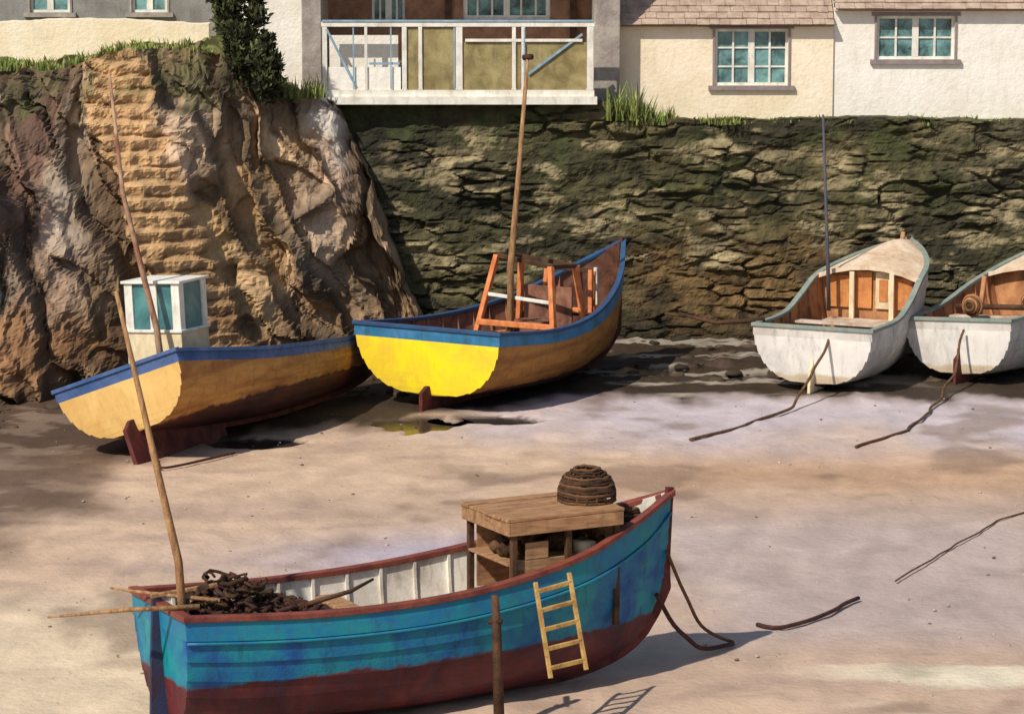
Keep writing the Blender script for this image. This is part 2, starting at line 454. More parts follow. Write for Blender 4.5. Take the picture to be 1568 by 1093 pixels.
# ===== LEFT OCHRE BOAT
tan_t=mat('tan_transom',C(228,190,120),C(210,166,96),scale=1.2,rough=.5,bump=.06,grime=.22,grimecol=C(160,110,60))
ochre2=mat('brown_hull',C(200,146,76),C(152,98,52),scale=1.5,stretch=(.4,1,3),rough=.65,bump=.15,zline=.36,low=C(92,46,36),low2=C(56,32,32),grime=.45)
blue2=mat('slate_blue_gunwale',C(84,106,152),C(50,84,130),scale=2.2,rough=.5,grime=.4)
LB,sec,hw=make_boat('brown_fishing_boat',(-6.18,47.5,.16),25,-20,8.5,
    [(0,1.28),(.25,1.34),(.5,1.16),(.75,.74),(.9,.4),(1,.03)],
    [(0,1.42),(.3,1.08),(.6,.94),(.85,.90),(1,.94)],
    [(0,.36),(.2,.16),(.5,.0),(.8,.04),(.92,.14),(1,.3)],
    ochre2,blue2,blue2,in_pink,tan_t,thwarts=((.4,.25,.3),(.6,.25,.3)),rakeb=.1,m_keel=wood_red,deck=.72,m_deck=brownfl,m_floor=brownfl)
wing=mat('wheelhouse_glass',C(84,142,142),C(44,90,98),scale=1.6,rough=.16,bump=.02,grime=.05,spec=.6)
def glazed_box(mb,x0,x1,y0,y1,z0,z1):
    cx,cy=(x0+x1)/2,(y0+y1)/2
    zs=z0+(z1-z0)*.60
    mb.box(x0,x1,y0,y1,z0,zs,2)
    for (a,b) in ((x0,y0),(x1-.16,y0),(x0,y1-.16),(x1-.16,y1-.16),(x0,cy-.1)):
        mb.box(a,a+.16,b,b+.16,zs+.002,z1-.002,0)
    mb.box(x0+.03,x1-.03,y0+.03,y1-.03,zs+.001,z1-.003,1)
    mb.box(x0-.03,x1+.03,y0-.03,y1+.03,zs-.02,zs+.03,0)
    mb.box(x0-.04,x1+.04,y0-.04,y1+.04,z1,z1+.05,0)
mb=MB(); glazed_box(mb,-.45,.45,-.55,.55,0,2.05)
wh=mb.make('wheelhouse',[white_p,wing,cream_p],LB,bev=.01)
wh.location=W2L(LB,(-5.88,49.1,.78)); wh.rotation_euler=(math.radians(17),0,0)
mb=MB()
a=W2L(LB,(-5.90,48.3,1.0)); a2=W2L(LB,(-6.02,48.3,2.1)); b=W2L(LB,(-6.58,48.5,4.4)); c=W2L(LB,(-6.78,48.6,6.4))
mb.tube([a,a2,b,c],[.06,.055,.04,.024],0,10); mb.make('mast',mat('mast_brown',C(122,72,56),C(180,148,118),scale=3,stretch=(1,1,.6)),LB,True)
mb=MB(); mb.prism([(-.36,-.3),(-.36,.42),(-.14,.56),(-.04,.56),(.0,.38),(1.4,.16),(2.6,.0),(2.6,-.3)],-.04,.04)
mb.make('skeg_and_rudder',wood_red,LB,bev=.01)

# ===== WHITE BOATS
whull=mat('white_hull',C(216,210,200),C(184,176,166),scale=1.3,rough=.5,bump=.08,grime=.4)
wtran=mat('white_transom',C(230,224,214),C(202,196,190),scale=1.2,rough=.5,bump=.05,grime=.3,zline=.3,low=C(190,170,140),low2=C(208,192,170))
greeng=mat('grey_green_gunwale',C(116,136,128),C(146,146,132),scale=2.5,grime=.35)
deckp=mat('pale_deck',C(230,210,184),C(200,170,138),scale=1.6,grime=.35)
WB,sec,hw=make_boat('white_fishing_boat',(5.80,54.7,.04),26,0,5.6,
    [(0,1.20),(.3,1.20),(.55,1.12),(.75,.9),(.9,.5),(1,.03)],
    [(0,1.22),(.28,1.26),(.42,1.52),(.55,1.84),(.75,2.06),(1,2.38)],
    [(0,.14),(.1,.08),(.5,.0),(.8,.06),(.92,.2),(1,.5)],
    whull,whull,greeng,in_org,wtran,thwarts=((.15,.3,.3),(.35,.3,.3)),m_thw=in_white2,rakeb=.1,m_keel=wood_dark,deck=.56,m_deck=deckp,camber=.22,m_bulk=in_org,m_floor=brownfl)
mb=MB()
xb=5.6*.59-.03
for (ya,yb,za,zb_,m) in ((-.9,-.52,1.2,1.85,0),(-.44,-.12,1.2,1.95,1),(-.04,.30,1.2,1.95,0),(.4,.88,1.2,1.85,0)):
    mb.box(xb-.03,xb,ya,yb,za,zb_,m)
mb.box(xb-.045,xb-.03,-.38,-.2,1.35,1.8,0); mb.box(xb-.2,xb-.12,-.56,-.46,.5,1.95,1); mb.box(xb-.2,xb-.12,.28,.38,.5,1.95,1)
mb.box(xb-.9,xb-.1,-.9,.8,.95,1.0,2)
mb.make('bulkhead_panels',[mat('varnished_panel',C(212,144,84),C(182,114,62),scale=2.6,rough=.45,grime=.35),cream_p,in_white2],WB,bev=.008)
mb=MB()
mb.tube([W2L(WB,(6.40,57.6,1.2)),W2L(WB,(6.36,57.6,2.3)),W2L(WB,(6.22,57.6,5.15))],[.045,.04,.022],0,8)
mb.make('mast',mat('blue_mast',C(62,70,92),C(92,80,78),scale=4),WB,True)
mb=MB(); mb.tube([(.25,1.1,1.27),(-.1,2.0,1.2),(-.3,2.65,1.36)],[.05,.045,.03],0,8); mb.beam((-.3,2.55,1.32),(-.35,2.95,1.36),.14,.05,0)
mb.make('oar',wood_dark,WB,True)
mb=MB(); mb.prism([(-.26,-.04),(-.22,.42),(-.1,.5),(-.02,.9),(.02,.9),(.02,.1),(.6,-.04)],-.03,.03)
mb.make('rudder',cream_p,WB,bev=.01)
mb=MB(); mb.tube([(5.25,0,2.3),(5.3,0,2.56)],[.06,.05],0,8)
mb.make('mooring_post',wood_tan,WB,True)

WC,sec,hw=make_boat('white_fishing_boat.001',(8.80,55.7,.08),35,-3,5.9,
    [(0,1.14),(.3,1.24),(.55,1.16),(.75,.9),(.9,.48),(1,.03)],
    [(0,1.20),(.28,1.28),(.5,1.6),(.75,1.98),(.9,2.25),(1,2.5)],
    [(0,.14),(.1,.08),(.5,.0),(.8,.06),(.92,.2),(1,.5)],
    whull,whull,greeng,in_org,wtran,thwarts=((.16,.25,.3),(.34,.3,.3)),rakeb=.1,m_keel=wood_red,deck=.6,m_deck=deckp,camber=.16,m_bulk=in_org,m_floor=brownfl,m_thw=in_white2)
mb=MB()
for cx,cy,r in ((1.5,.45,.2),(2.4,-.4,.2)):
    for k in range(4):
        rr=r-.035*k
        mb.tube([(cx-.04*k,cy+rr*math.cos(a*math.pi/9),1.30+rr*math.sin(a*math.pi/9)+U(-.01,.01)) for a in range(18)],.035,k%2,7,True)
mb.beam((2.0,1.05,1.22),(2.0,-1.05,1.22),.1,.1,2)
mb.beam((2.2,.7,.6),(2.4,.6,1.8),.08,.08,0,up=(1,0,0)); mb.beam((2.2,-.7,.6),(2.4,-.6,1.8),.08,.08,0,up=(1,0,0))
mb.make('fittings',[in_org,rope_m,wood_dark],WC,True)
mb=MB(); mb.prism([(-.30,-.08),(-.26,.44),(-.1,.52),(-.02,.9),(.02,.9),(.02,.1),(.6,-.04)],-.03,.03)
mb.make('rudder',wood_red,WC,bev=.01)

# ------------------------------------------------------------ ropes & chains on sand
def rope(name,pts,r,m,wig=.03):
    out=[]
    for a,b in zip(pts,pts[1:]):
        a=Vector(a);b=Vector(b);n=max(2,int((b-a).length/.12))
        for i in range(n):
            p=a.lerp(b,i/n); k=fn(p.x*1.3,p.y*1.3,3.1)*wig*3
            out.append((p.x+k,p.y+k,p.z))
    out.append(pts[-1])
    for _ in range(3):
        out=[out[0]]+[tuple((out[i-1][j]+2*out[i][j]+out[i+1][j])/4 for j in range(3)) for i in range(1,len(out)-1)]+[out[-1]]
    mb=MB(); mb.tube(out,r,0,7)
    return mb.make(name,m,None,True)
rope('mooring_rope',[(6.02,54.5,1.15),(5.75,53.9,.6),(5.2,52.6,.05),(4.5,51.4,.035),(3.9,50.3,.035),(3.1,49.3,.035)],.028,rope_m,.05)
rope('mooring_rope',[(8.85,55.5,1.1),(8.55,54.9,.4),(8.1,53.4,.05),(7.6,51.9,.035),(7.0,50.2,.035),(5.9,48.6,.035)],.026,rope_m,.05)
rope('mooring_rope',[(1.86,33.75,1.45),(2.02,33.9,1.0),(2.3,34.4,.35),(2.75,34.9,.04)],.022,rope_m,.02)
rope('anchor_chain',[(1.72,33.6,.95),(1.95,33.8,.5),(2.3,34.3,.08),(2.75,34.8,.04)],.028,iron,.03)
rope('anchor_chain',[(3.02,35.7,.04),(3.3,35.5,.04),(3.75,35.9,.05),(4.2,36.6,.04),(4.6,37.3,.035)],.028,iron,.06)
rope('mooring_rope',[(5.2,38.3,.03),(5.7,39.3,.03),(6.4,40.6,.03),(7.3,42.4,.03),(8.6,43.9,.03)],.013,rope_m,.05)
rope('mooring_rope',[(-6.1,47.4,.2),(-5.8,46.5,.035),(-5.4,47.0,.035),(-4.7,48.0,.035)],.022,iron,.05)

# ------------------------------------------------------------ beach
K=.87
sand_a=C(214,184,156,K); sand_b=C(198,170,148,K); lav=C(208,196,202,K); cream_s=C(230,208,176,K); mud_shade=C(56,44,32); mudb_shade=C(110,88,70)
SHADE_PUD=[(-1.75,51.0,.75,.9),(-.2,51.6,.9,.45),(3.1,57.6,1.5,.7),(4.9,56.6,.8,.35),(-4.4,49.2,.8,.5)]  # puddle spots, set where boat shade and reflection are imitated
def shade_pud(x,y):
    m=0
    for (a,b,rx,ry) in SHADE_PUD:
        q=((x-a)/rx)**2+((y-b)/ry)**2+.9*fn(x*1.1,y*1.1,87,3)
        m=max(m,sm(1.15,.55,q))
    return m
def beachcol(x,y):
    n=fn(x*.25,y*.12,1.7); n2=fn(x*.6,y*.35,9.2); n3=fn(x*.35+y*.1,y*.9,17.2)
    c=lc(sand_a,sand_b,sm(-.5,.5,n))
    c=lc(c,C(186,158,140,K),.6*sm(.05,.45,n3))
    c=lc(c,lav,.85*sm(46.5,51,y+n*2)*sm(-3,1.5,x+n2))
    c=lc(c,C(202,162,128,K),.8*math.exp(-((y-46.0-n)/1.7)**2)*sm(-1,3,x))
    c=lc(c,C(188,172,168,K),.7*sm(34,36,y)*(1-sm(41,45,y))*sm(0,4,x+n2*2))
    if x<0: c=lc(c,cream_s,.9*sm(-2.5,-4.5,x+n2)*(1-sm(36.0,38.5,y+n)))
    c=lc(c,C(178,170,186,K),.8*math.exp(-((y-40.5-.2*x)/1.5)**2-((x+1.2)/2.6)**2))
    c=lc(c,C(172,148,132,K),.5*math.exp(-((y-43.5)/1.0)**2-((x+3.0)/3.0)**2))
    c=lc(c,C(234,224,196,K),.8*sm(.0,.3,fn(x*.18,y*1.3,4.4,2))*sm(3,5,x)*(1-sm(34.0,35.0,y)))
    c=lc(c,C(136,112,94,K),.6*sm(.25,.55,fn(x*.3,y*.25,33)))
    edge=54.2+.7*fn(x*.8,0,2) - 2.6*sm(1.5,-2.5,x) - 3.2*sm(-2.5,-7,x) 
    c=lc(c,mudb_shade,.6*sm(edge-1.4,edge-.1,y+n2*1.1))
    c=lc(c,mud_shade,sm(edge-.3,edge+.4,y+n2*.9))  # dark foreshore mud, drawn forward under the left boats as painted shade
    c=lc(c,C(190,178,160),.6*sm(.28,.42,fn(x*.35,y*1.6,6.6,3))*sm(edge,edge+1,y)*sm(0,2,x)*sm(9,6,x))
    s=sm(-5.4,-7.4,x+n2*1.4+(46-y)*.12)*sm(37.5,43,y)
    c=lc(c,C(88,68,54),.85*s)  # dark left patch: shade painted over wet brown sand
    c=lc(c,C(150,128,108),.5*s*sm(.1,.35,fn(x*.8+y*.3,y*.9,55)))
    p=shade_pud(x,y)
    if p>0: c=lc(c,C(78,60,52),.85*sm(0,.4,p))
    return c
xs=[-900,-300,-120,-60,-35,-22]+[-16+.13*i for i in range(247)]+[20,30,60,120,300,900]
ys=[-200,-60,0,15,24]+[28+.13*i for i in range(270)]+[66,80,120,300,1500]
V=[];F=[];cols=[]
for y in ys:
    for x in xs:
        z=0
        if -17<x<17 and 27<y<64:
            z=.04*fn(x*.5,y*.35,5)+.018*fn(x*2.5,y*1.2,8)
            z+=.05*sm(54.5,57,y)*abs(fn(x*1.5,y*1.5,2))*2
            p=shade_pud(x,y)
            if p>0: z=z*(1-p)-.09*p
            elif z<-.02: z=-.02
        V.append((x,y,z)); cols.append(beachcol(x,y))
nx=len(xs)
for j in range(len(ys)-1):
    for i in range(nx-1):
        a=j*nx+i; F.append((a,a+1,a+nx+1,a+nx))
sandm=mat('beach_sand',None,None,scale=1.1,attr=True,rough=.72,bump=.33,bscale=8,grime=.18,stretch=(1,.6,1),vary=(.80,1.13),grimecol=C(120,94,76))
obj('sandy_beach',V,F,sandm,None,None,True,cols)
shade_waterm=mat('shade_puddle_water',C(64,56,52),C(46,40,38),scale=1,rough=.18,bump=.02,bscale=5,grime=0,spec=.5)
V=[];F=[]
for (a,b,rx,ry) in SHADE_PUD:
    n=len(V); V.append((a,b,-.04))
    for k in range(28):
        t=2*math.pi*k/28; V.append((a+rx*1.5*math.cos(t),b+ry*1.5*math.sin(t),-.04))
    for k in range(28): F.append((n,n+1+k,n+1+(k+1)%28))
obj('shade_puddles',V,F,shade_waterm)  # dark puddle sheets added to stand in for shade and reflection under boats

def blob(V,F,c,r,seed,fl=.6,cols=None,col=None,sub=(6,9)):
    n0=len(V); a,b=sub
    for i in range(a+1):
        th=math.pi*i/a
        for j in range(b):
            ph=2*math.pi*j/b
            d=Vector((math.sin(th)*math.cos(ph),math.sin(th)*math.sin(ph),math.cos(th)))
            k=1+.35*noise.noise(d*1.6+Vector((seed,seed*.3,0)))+.12*noise.noise(d*4+Vector((seed,0,5)))
            V.append((c[0]+d.x*r*k*1.2,c[1]+d.y*r*k,c[2]+d.z*r*k*fl))
            if cols is not None: cols.append(col)
    for i in range(a):
        for j in range(b):
            F.append((n0+i*b+j,n0+(i+1)*b+j,n0+(i+1)*b+(j+1)%b,n0+i*b+(j+1)%b))
rockm=mat('rock_surface',None,None,scale=1.6,attr=True,rough=.9,bump=.45,bscale=11,grime=.26,vary=(.70,1.28),grimecol=C(76,60,42))
V=[];F=[];cols=[]
for i in range(420):
    x=U(-9,15); edge=56.0-2.0*sm(1.5,-2.5,x)-2.0*sm(-5,-8,x)
    y=U(edge,min(62,edge+6)); s=.04+.16*R()**4
    blob(V,F,(x,y,s*.1),s,i,.5,cols,lc(C(46,40,30),C(86,72,52),R()))
for i in range(90):
    x=-7.5-3.5*R()**.8; y=U(48,53); s=.03+.10*R()**3
    blob(V,F,(x-1,y,s*.0),s,i,.45,cols,lc(C(64,50,38),C(100,80,60),R()))
obj('foreshore_rocks',V,F,rockm,None,None,True,cols)
V=[];F=[];cols=[]
for i in range(700):
    x=U(-8,9); y=U(30,54); s=.006+.022*R()**3
    blob(V,F,(x,y,s*.2),s,i,.6,cols,lc(C(90,74,62),C(196,178,158),R()),(3,6))
obj('beach_pebbles',V,F,rockm,None,None,True,cols)

# ------------------------------------------------------------ harbour wall : irregular rubble masonry
def wallcol(x,z,c1,c2):
    n=fn(x*.45,z*.9,2.0); n2=fn(x*.8,z*2.6,7.0); big=fn(x*.28,z*.5,77,3)
    base=lc(C(70,66,42),C(98,90,60),sm(-.5,.5,n+n2*.4))
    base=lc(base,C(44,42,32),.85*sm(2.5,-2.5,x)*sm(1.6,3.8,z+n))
    base=lc(base,C(120,92,56),.75*sm(1.5,3.5,x)*sm(9.5,6.5,x)*sm(3.0,1.2,z+n*.8))
    base=lc(base,C(104,98,76),.5*sm(8,11,x)*sm(1.5,3.5,z))
    base=lc(base,C(64,72,38),.65*sm(.0,.4,fn(x*.8,z*.7,19))*sm(1.6,4.0,z))
    base=lc(base,C(38,36,26),.7*sm(.03,.34,big))  # broad shadow patches painted into the stone colour
    base=lc(base,C(44,42,29),.7*sm(1.1,.2,z+n*.4))
    p=sm(.12,.32,n2+.3*n+.25*(c1-.5))*sm(.9,1.7,z)*sm(4.8,4.3,z)*sm(-3.6,-2.2,x)
    base=lc(base,C(166,150,114),.85*p*(.55+.45*c2))
    k=.72+.40*c1; return tuple(c*k for c in base)
def rubble_wall(name,ztop,Y):
    xs=[-7+.043*i for i in range(int(21/.043))]+[14+.09*i for i in range(134)]
    nz=142; V=[];F=[];cols=[]
    for x in xs:
        zt=ztop(x)+.05*fn(x*1.1,0,3)
        for k in range(nz):
            z=min(-.2+5.4*k/(nz-1),zt)
            wx=x+.30*fn(x*.8,z*1.2,2,3); wz=z+.12*fn(x*.6,z*.9,12,3)
            d,pt=noise.voronoi(Vector((wx*1.15,wz*4.4,.5)))
            c1=abs(noise.cell(pt[0]*7.31))%1; c2=abs(noise.cell(pt[0]*3.77+Vector((9,4,1))))%1
            vis=sm(-.22,.22,fn(x*.5,z*.8,63,3))   # some joints are filled with mortar and moss
            e=d[1]-d[0]; cr=1-(1-sm(.0,.20,e))*(.2+.75*vis)
            y=Y+.06-(.05+.14*c1*(.3+.7*vis))*cr-.05*fn(x*3,z*4,9,5)-.18*fn(x*.3,z*.5,5,3)
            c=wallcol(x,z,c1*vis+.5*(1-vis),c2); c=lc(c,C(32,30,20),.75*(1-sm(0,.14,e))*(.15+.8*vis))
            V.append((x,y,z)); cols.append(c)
        V.append((x,Y+.9,zt-.02)); cols.append(C(80,76,52)[:3])
    n=nz+1
    for i in range(len(xs)-1):
        for k in range(n-1):
            a=i*n+k; F.append((a,a+n,a+n+1,a+1))
    return obj(name,V,F,rockm2,None,None,False,cols)
rockm2=mat('wall_stone',None,None,scale=2.6,attr=True,rough=.92,bump=.5,bscale=12,grime=.55,vary=(.5,1.38),grimecol=C(38,36,24))
rubble_wall('harbour_wall',lambda x: 5.14 if x<2.33 else 4.78+.03*math.sin(x),62.0)

# ------------------------------------------------------------ terrace / hill behind
grassm=mat('grass_ground',C(104,112,62),C(134,128,84),scale=3,rough=.95,bump=.3)
mb=MB(); mb.box(-40,60,62.75,70,-.5,4.70); mb.make('quay_terrace',grassm)
V=[];F=[]; gx=[-120+6*i for i in range(41)]; gy=[69+4*i for i in range(16)]
for y in gy:
    for x in gx: V.append((x,y,4.0+.12*(y-69)+max(0,fn(x*.03,y*.03)*2)*sm(69,85,y)))
for j in range(15):
    for i in range(40): a=j*41+i; F.append((a,a+1,a+42,a+41))
obj('hillside',V,F,grassm,None,None,True)

# ------------------------------------------------------------ rock cliff
TOP=[(-36,7.5),(-20,6.9),(-14,6.3),(-10.2,6.05),(-9,6.1),(-8,6.4),(-6.6,6.4),(-5.6,6.1),(-4.9,5.55),(-4.3,5.35),(-3.7,5.0),(-3.35,4.3),(-3.0,3.5),(-2.65,2.5),(-2.3,1.3),(-1.9,.5),(-1.6,.0)]
BASE=[(-36,38),(-20,46),(-10.6,52.2),(-8,54.6),(-5,58),(-3,60.2),(-1.6,61.6)]
def srgb3(r,g,b): return C(r,g,b)[:3]
BL=[
 (-10.7,3.6,.7,1.8,srgb3(46,74,56),.95),(-10.3,2.2,.6,1.2,srgb3(82,104,80),.8),
 (-9.5,4.2,.6,1.6,srgb3(140,106,90),.9),(-8.9,2.6,.5,1.4,srgb3(178,148,126),.8),(-8.7,4.2,.3,1.4,srgb3(206,188,164),.75),
 (-7.2,5.9,1.0,.5,srgb3(98,88,60),.9),(-6.0,5.4,.7,.8,srgb3(74,70,46),.85),
 (-6.5,4.4,.8,.9,srgb3(196,168,140),.9),(-5.3,4.6,.6,1.0,srgb3(190,164,138),.9),
 (-5.9,2.6,.9,1.3,srgb3(208,166,112),.9),
 (-4.9,3.0,.7,1.9,srgb3(206,170,126),.9),(-4.0,3.0,.6,1.8,srgb3(196,168,142),.9),(-3.9,4.7,.4,.5,srgb3(224,214,202),.9),
 (-3.2,2.0,.5,1.3,srgb3(188,158,126),.85),(-7.6,1.0,.9,.5,srgb3(98,72,48),.8),(-4.4,.8,1.4,.45,srgb3(126,96,64),.7),
 (-9.6,.8,1.4,.6,srgb3(176,126,82),.75),(-10.3,5.4,.7,.4,srgb3(116,112,82),.7),(-9.9,1.9,.3,.3,srgb3(206,208,200),.7)]
V=[];F=[];cols=[]
cx=[-36,-30,-26,-23,-20,-17]+[-15+.052*i for i in range(259)]
nv=150
for X in cx:
    top=max(.02,spl(TOP,X)); base=lin(BASE,X); back=(62.2-base)*.62
    for k in range(nv+8):
        if k<nv:
            v=k/(nv-1); z=top*v-.1*(1-v)
            sh=X+.42*z
            w1=.5*fn(X*.5,z*.35,60,3)
            p=Vector(((sh+w1)*1.15+20,z*.22,1.3)); d,pt=noise.voronoi(p)
            cell=noise.cell(pt[0]*7.3); crack=sm(0,.12,d[1]-d[0])
            p2=Vector(((sh+w1)*1.7+5,z*.9+.3*X,4.3)); d2,pt2=noise.voronoi(p2)
            cell2=noise.cell(pt2[0]*5.1); crack2=sm(0,.07,d2[1]-d2[0])
            lowf=fn(X*.35,z*.25,3.3,3); fine=fn(X*2.6,z*1.8,6.1,5)
            tilt=(pt[0].x-p.x)*.35
            dep=-.7*cell*crack-.4*lowf-.18*cell2*crack2-.12*fine+tilt*.5
            amp=min(1,top/1.5)*sm(-.02,.1,v+.08)
            # worn stone steps climbing diagonally across the face
            cxs=-8.15+(5.9-z)*.42+.2*fn(0,z*.9,70,3)
            hwid=.60+.16*fn(X*.8,z*1.6,71,3)
            st=sm(hwid+.15,hwid-.08,abs(X-cxs))*sm(.2,.5,z)
            zq=z+.05*fn(X*1.0,z*.6,72,3)+.05*X; sh_=.29
            zi=math.floor(zq/sh_); frac=zq/sh_-zi
            vq=max(0,min(1,(zi*sh_-.05*X+ (sh_*sm(.70,1,frac)))/top)); stepq=vq**1.3*back-.30-.12*fn(X*1.5,zi*3.1,73,3)-.07*fn(X*4,z*4,78,4)
            lean=v**1.3*back
            y=base+lean+dep*amp+.5*sm(.9,1,v)
            y=y*(1-st)+(base+stepq)*st
            x2=X+.10*fn(X*1.5,z*1.5,8)*(1-st)
            zz=z+(.10*fn(X*1.2,z*1.4,14)*v+(.22*fn(X*1.8,0,21)*sm(.7,1,v)))*(1-st*.7)
            if k==0: zz=-.15
            c=lc(srgb3(178,146,112),srgb3(136,110,84),sm(-.4,.4,fn(X*.7,z*.7,2)))
            wx=X+.4*fn(X*.9,z*.6,31); wz=z+.5*fn(X*.9,z*.9,41)
            for (bx,bz,rx,rz,bc,stg) in BL:
                q=((wx-bx)/rx)**2+((wz-bz)/rz)**2
                if q<3: c=lc(c,bc,stg*math.exp(-q*q*.5))
            c=tuple(a*(.8+.34*cell2)*.96 for a in c)
            c=lc(c,srgb3(60,50,36),.75*max(1-crack,.55*(1-crack2))*(1-st))
            sc=lc(srgb3(206,166,118),srgb3(146,110,74),max(0,min(1,sm(4.5,.5,z)*.7+.5*fn(X*2,z*2,75))))
            sc=lc(sc,srgb3(84,62,42),.85*sm(.30,.0,abs(frac-.10)*1.6)*sm(-.45,.0,fn(X*1.5,z*2,79))) 
            c=lc(c,sc,st*.9)
            c=lc(c,srgb3(54,46,33),.6*sm(.6,.0,z))
            if z>5.1: c=lc(c,srgb3(84,88,50),.5*sm(-.1,.3,fn(X*1.3,z*1.3,51)))
            V.append((x2,y,zz)); cols.append(c); lasty,lastz,lastx=y,zz,x2
        else:
            m=(k-nv+1)/8; y=lasty+(66-lasty)*m if X<-3.6 else lasty+(62.5-lasty)*m
            z=lastz+.08*fn(X*2,y*2,3); 
            if X>-5.4: z=lastz
            V.append((lastx,y,z)); cols.append(lc(srgb3(118,126,66),srgb3(150,146,88),R()) if X<-5.2 else srgb3(120,108,84))
n=nv+8
for i in range(len(cx)-1):
    for k in range(n-1):
        a=i*n+k; F.append((a,a+n,a+n+1,a+1))
obj('rock_cliff',V,F,rockm,None,None,False,cols)

# ------------------------------------------------------------ vegetation
leafm=mat('leaves',None,None,scale=6,attr=True,rough=.7,bump=0,grime=0,vary=(.7,1.3))
def grass(name,spots,seed=1):
    V=[];F=[];cols=[]
    for (x0,x1,y0,y1,zf,h,ncl,per,lean) in spots:
        for q in range(ncl):
            gx,gy=U(x0,x1),U(y0,y1); gh=h*U(.35,1.15); sp=U(.04,.16); dry=R()
            for i in range(int(per*U(.4,1.4))):
                x=gx+random.gauss(0,sp); y=gy+random.gauss(0,sp*.6); z=(zf(x) if callable(zf) else zf)-.05; hh=gh*U(.4,1.1); w=U(.01,.026); a=U(0,6.28)
                dx,dy=math.cos(a),math.sin(a); l=lean*U(.2,1.2)*hh
                c=lc(srgb3(72,92,38),srgb3(150,164,78),R()); c=lc(c,srgb3(176,160,104),dry*.6*R()); k=len(V)
                V+= [(x-dx*w,y-dy*w,z),(x+dx*w,y+dy*w,z),(x-dx*w*.7+dy*l*.4,y-dy*w*.7-dx*l*.4,z+hh*.6),(x+dx*w*.7+dy*l*.4,y+dy*w*.7-dx*l*.4,z+hh*.6),(x+dy*l,y-dx*l,z+hh)]
                F+= [(k,k+1,k+3,k+2),(k+2,k+3,k+4)]; cols+=[lc(c,(0.02,.03,.01),.5)]*2+[c]*3
    return obj(name,V,F,leafm,None,None,False,cols)
def bush(name,blobs,n,size,ca,cb):
    V=[];F=[];cols=[]
    tot=sum(b[3]**2 for b in blobs)
    for (x,y,z,r,rz) in blobs:
        tone=U(-.2,.25)
        for i in range(int(n*r*r/tot)):
            d=Vector((random.gauss(0,1),random.gauss(0,1),random.gauss(0,1))).normalized()
            rr=r*(.3+.9*R()**.6)*(1+.5*noise.noise(d*2+Vector((x,y,z))))
            p=Vector((x+d.x*rr,y+d.y*rr,z+d.z*rr*rz))
            t=(d*1.2+Vector((random.gauss(0,1),random.gauss(0,1),random.gauss(0,1)+.8))).normalized(); b=t.cross(Vector((R(),R(),R()))).normalized()
            L_=size*U(.5,1.9); w=L_*.2; k=len(V)
            V+= [p-t*L_*.5,p+b*w,p+t*L_*.5,p-b*w]; F.append((k,k+1,k+2,k+3))
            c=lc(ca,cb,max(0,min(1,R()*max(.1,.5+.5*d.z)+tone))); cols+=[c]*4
    return obj(name,V,F,leafm,None,None,False,cols)
zt=lambda x: spl(TOP,x)+.02
grass('cliff_top_grass',[(-12.5,-8.2,57,59.6,zt,.26,60,26,.6),(-8.4,-6.2,58.6,60.2,zt,.2,26,20,.6),(-5.0,-4.1,60.9,61.4,lambda x:5.32,.5,10,24,.5)])
grass('wall_top_grass',[(2.6,18,61.95,62.7,4.74,.14,150,16,.8),(2.1,2.9,61.8,62.4,4.8,.8,14,26,.5),(2.7,3.5,61.85,62.5,4.7,.45,14,26,.6),(-5.0,-4.0,61.6,62.2,5.05,.5,12,26,.5),(4.4,4.9,61.8,62.3,4.7,.3,5,20,.4),(8.6,9.3,61.8,62.3,4.7,.26,5,20,.4)])
bl=[]
for i in range(44):
    f=R(); bl.append((-5.25-.55*f+U(-.5,.45),60.2+U(-.2,.3),5.4+2.3*f,U(.10,.26),U(.9,1.6)))
bush('cliff_shrub',bl,8500,.13,srgb3(40,42,26),srgb3(108,114,68))
bl=[(-10.75+U(-.5,.6),54.2+U(-.6,.4),U(1.6,5.8),U(.15,.36),U(1,1.9)) for i in range(34)]
bush('trailing_ivy',bl,7500,.09,srgb3(34,56,42),srgb3(94,118,78))

# ------------------------------------------------------------ buildings
def wall_open(mb,x0,x1,z0,z1,Y,ops,m=0,dep=.16):
    xs=sorted({x0,x1,*[o[0] for o in ops],*[o[1] for o in ops]}); zs=sorted({z0,z1,*[o[2] for o in ops],*[o[3] for o in ops]})
    for a,b in zip(xs,xs[1:]):
        for c,d in zip(zs,zs[1:]):
            mx,mz=(a+b)/2,(c+d)/2
            if any(o[0]<mx<o[1] and o[2]<mz<o[3] for o in ops): continue
            mb.quad((a,Y,c),(b,Y,c),(b,Y,d),(a,Y,d),m)
    for (a,b,c,d) in ops:
        e=Y+dep
        mb.quad((a,Y,c),(a,Y,d),(a,e,d),(a,e,c),m); mb.quad((b,Y,c),(b,e,c),(b,e,d),(b,Y,d),m)
        mb.quad((a,Y,c),(a,e,c),(b,e,c),(b,Y,c),m); mb.quad((a,Y,d),(b,Y,d),(b,e,d),(a,e,d),m)
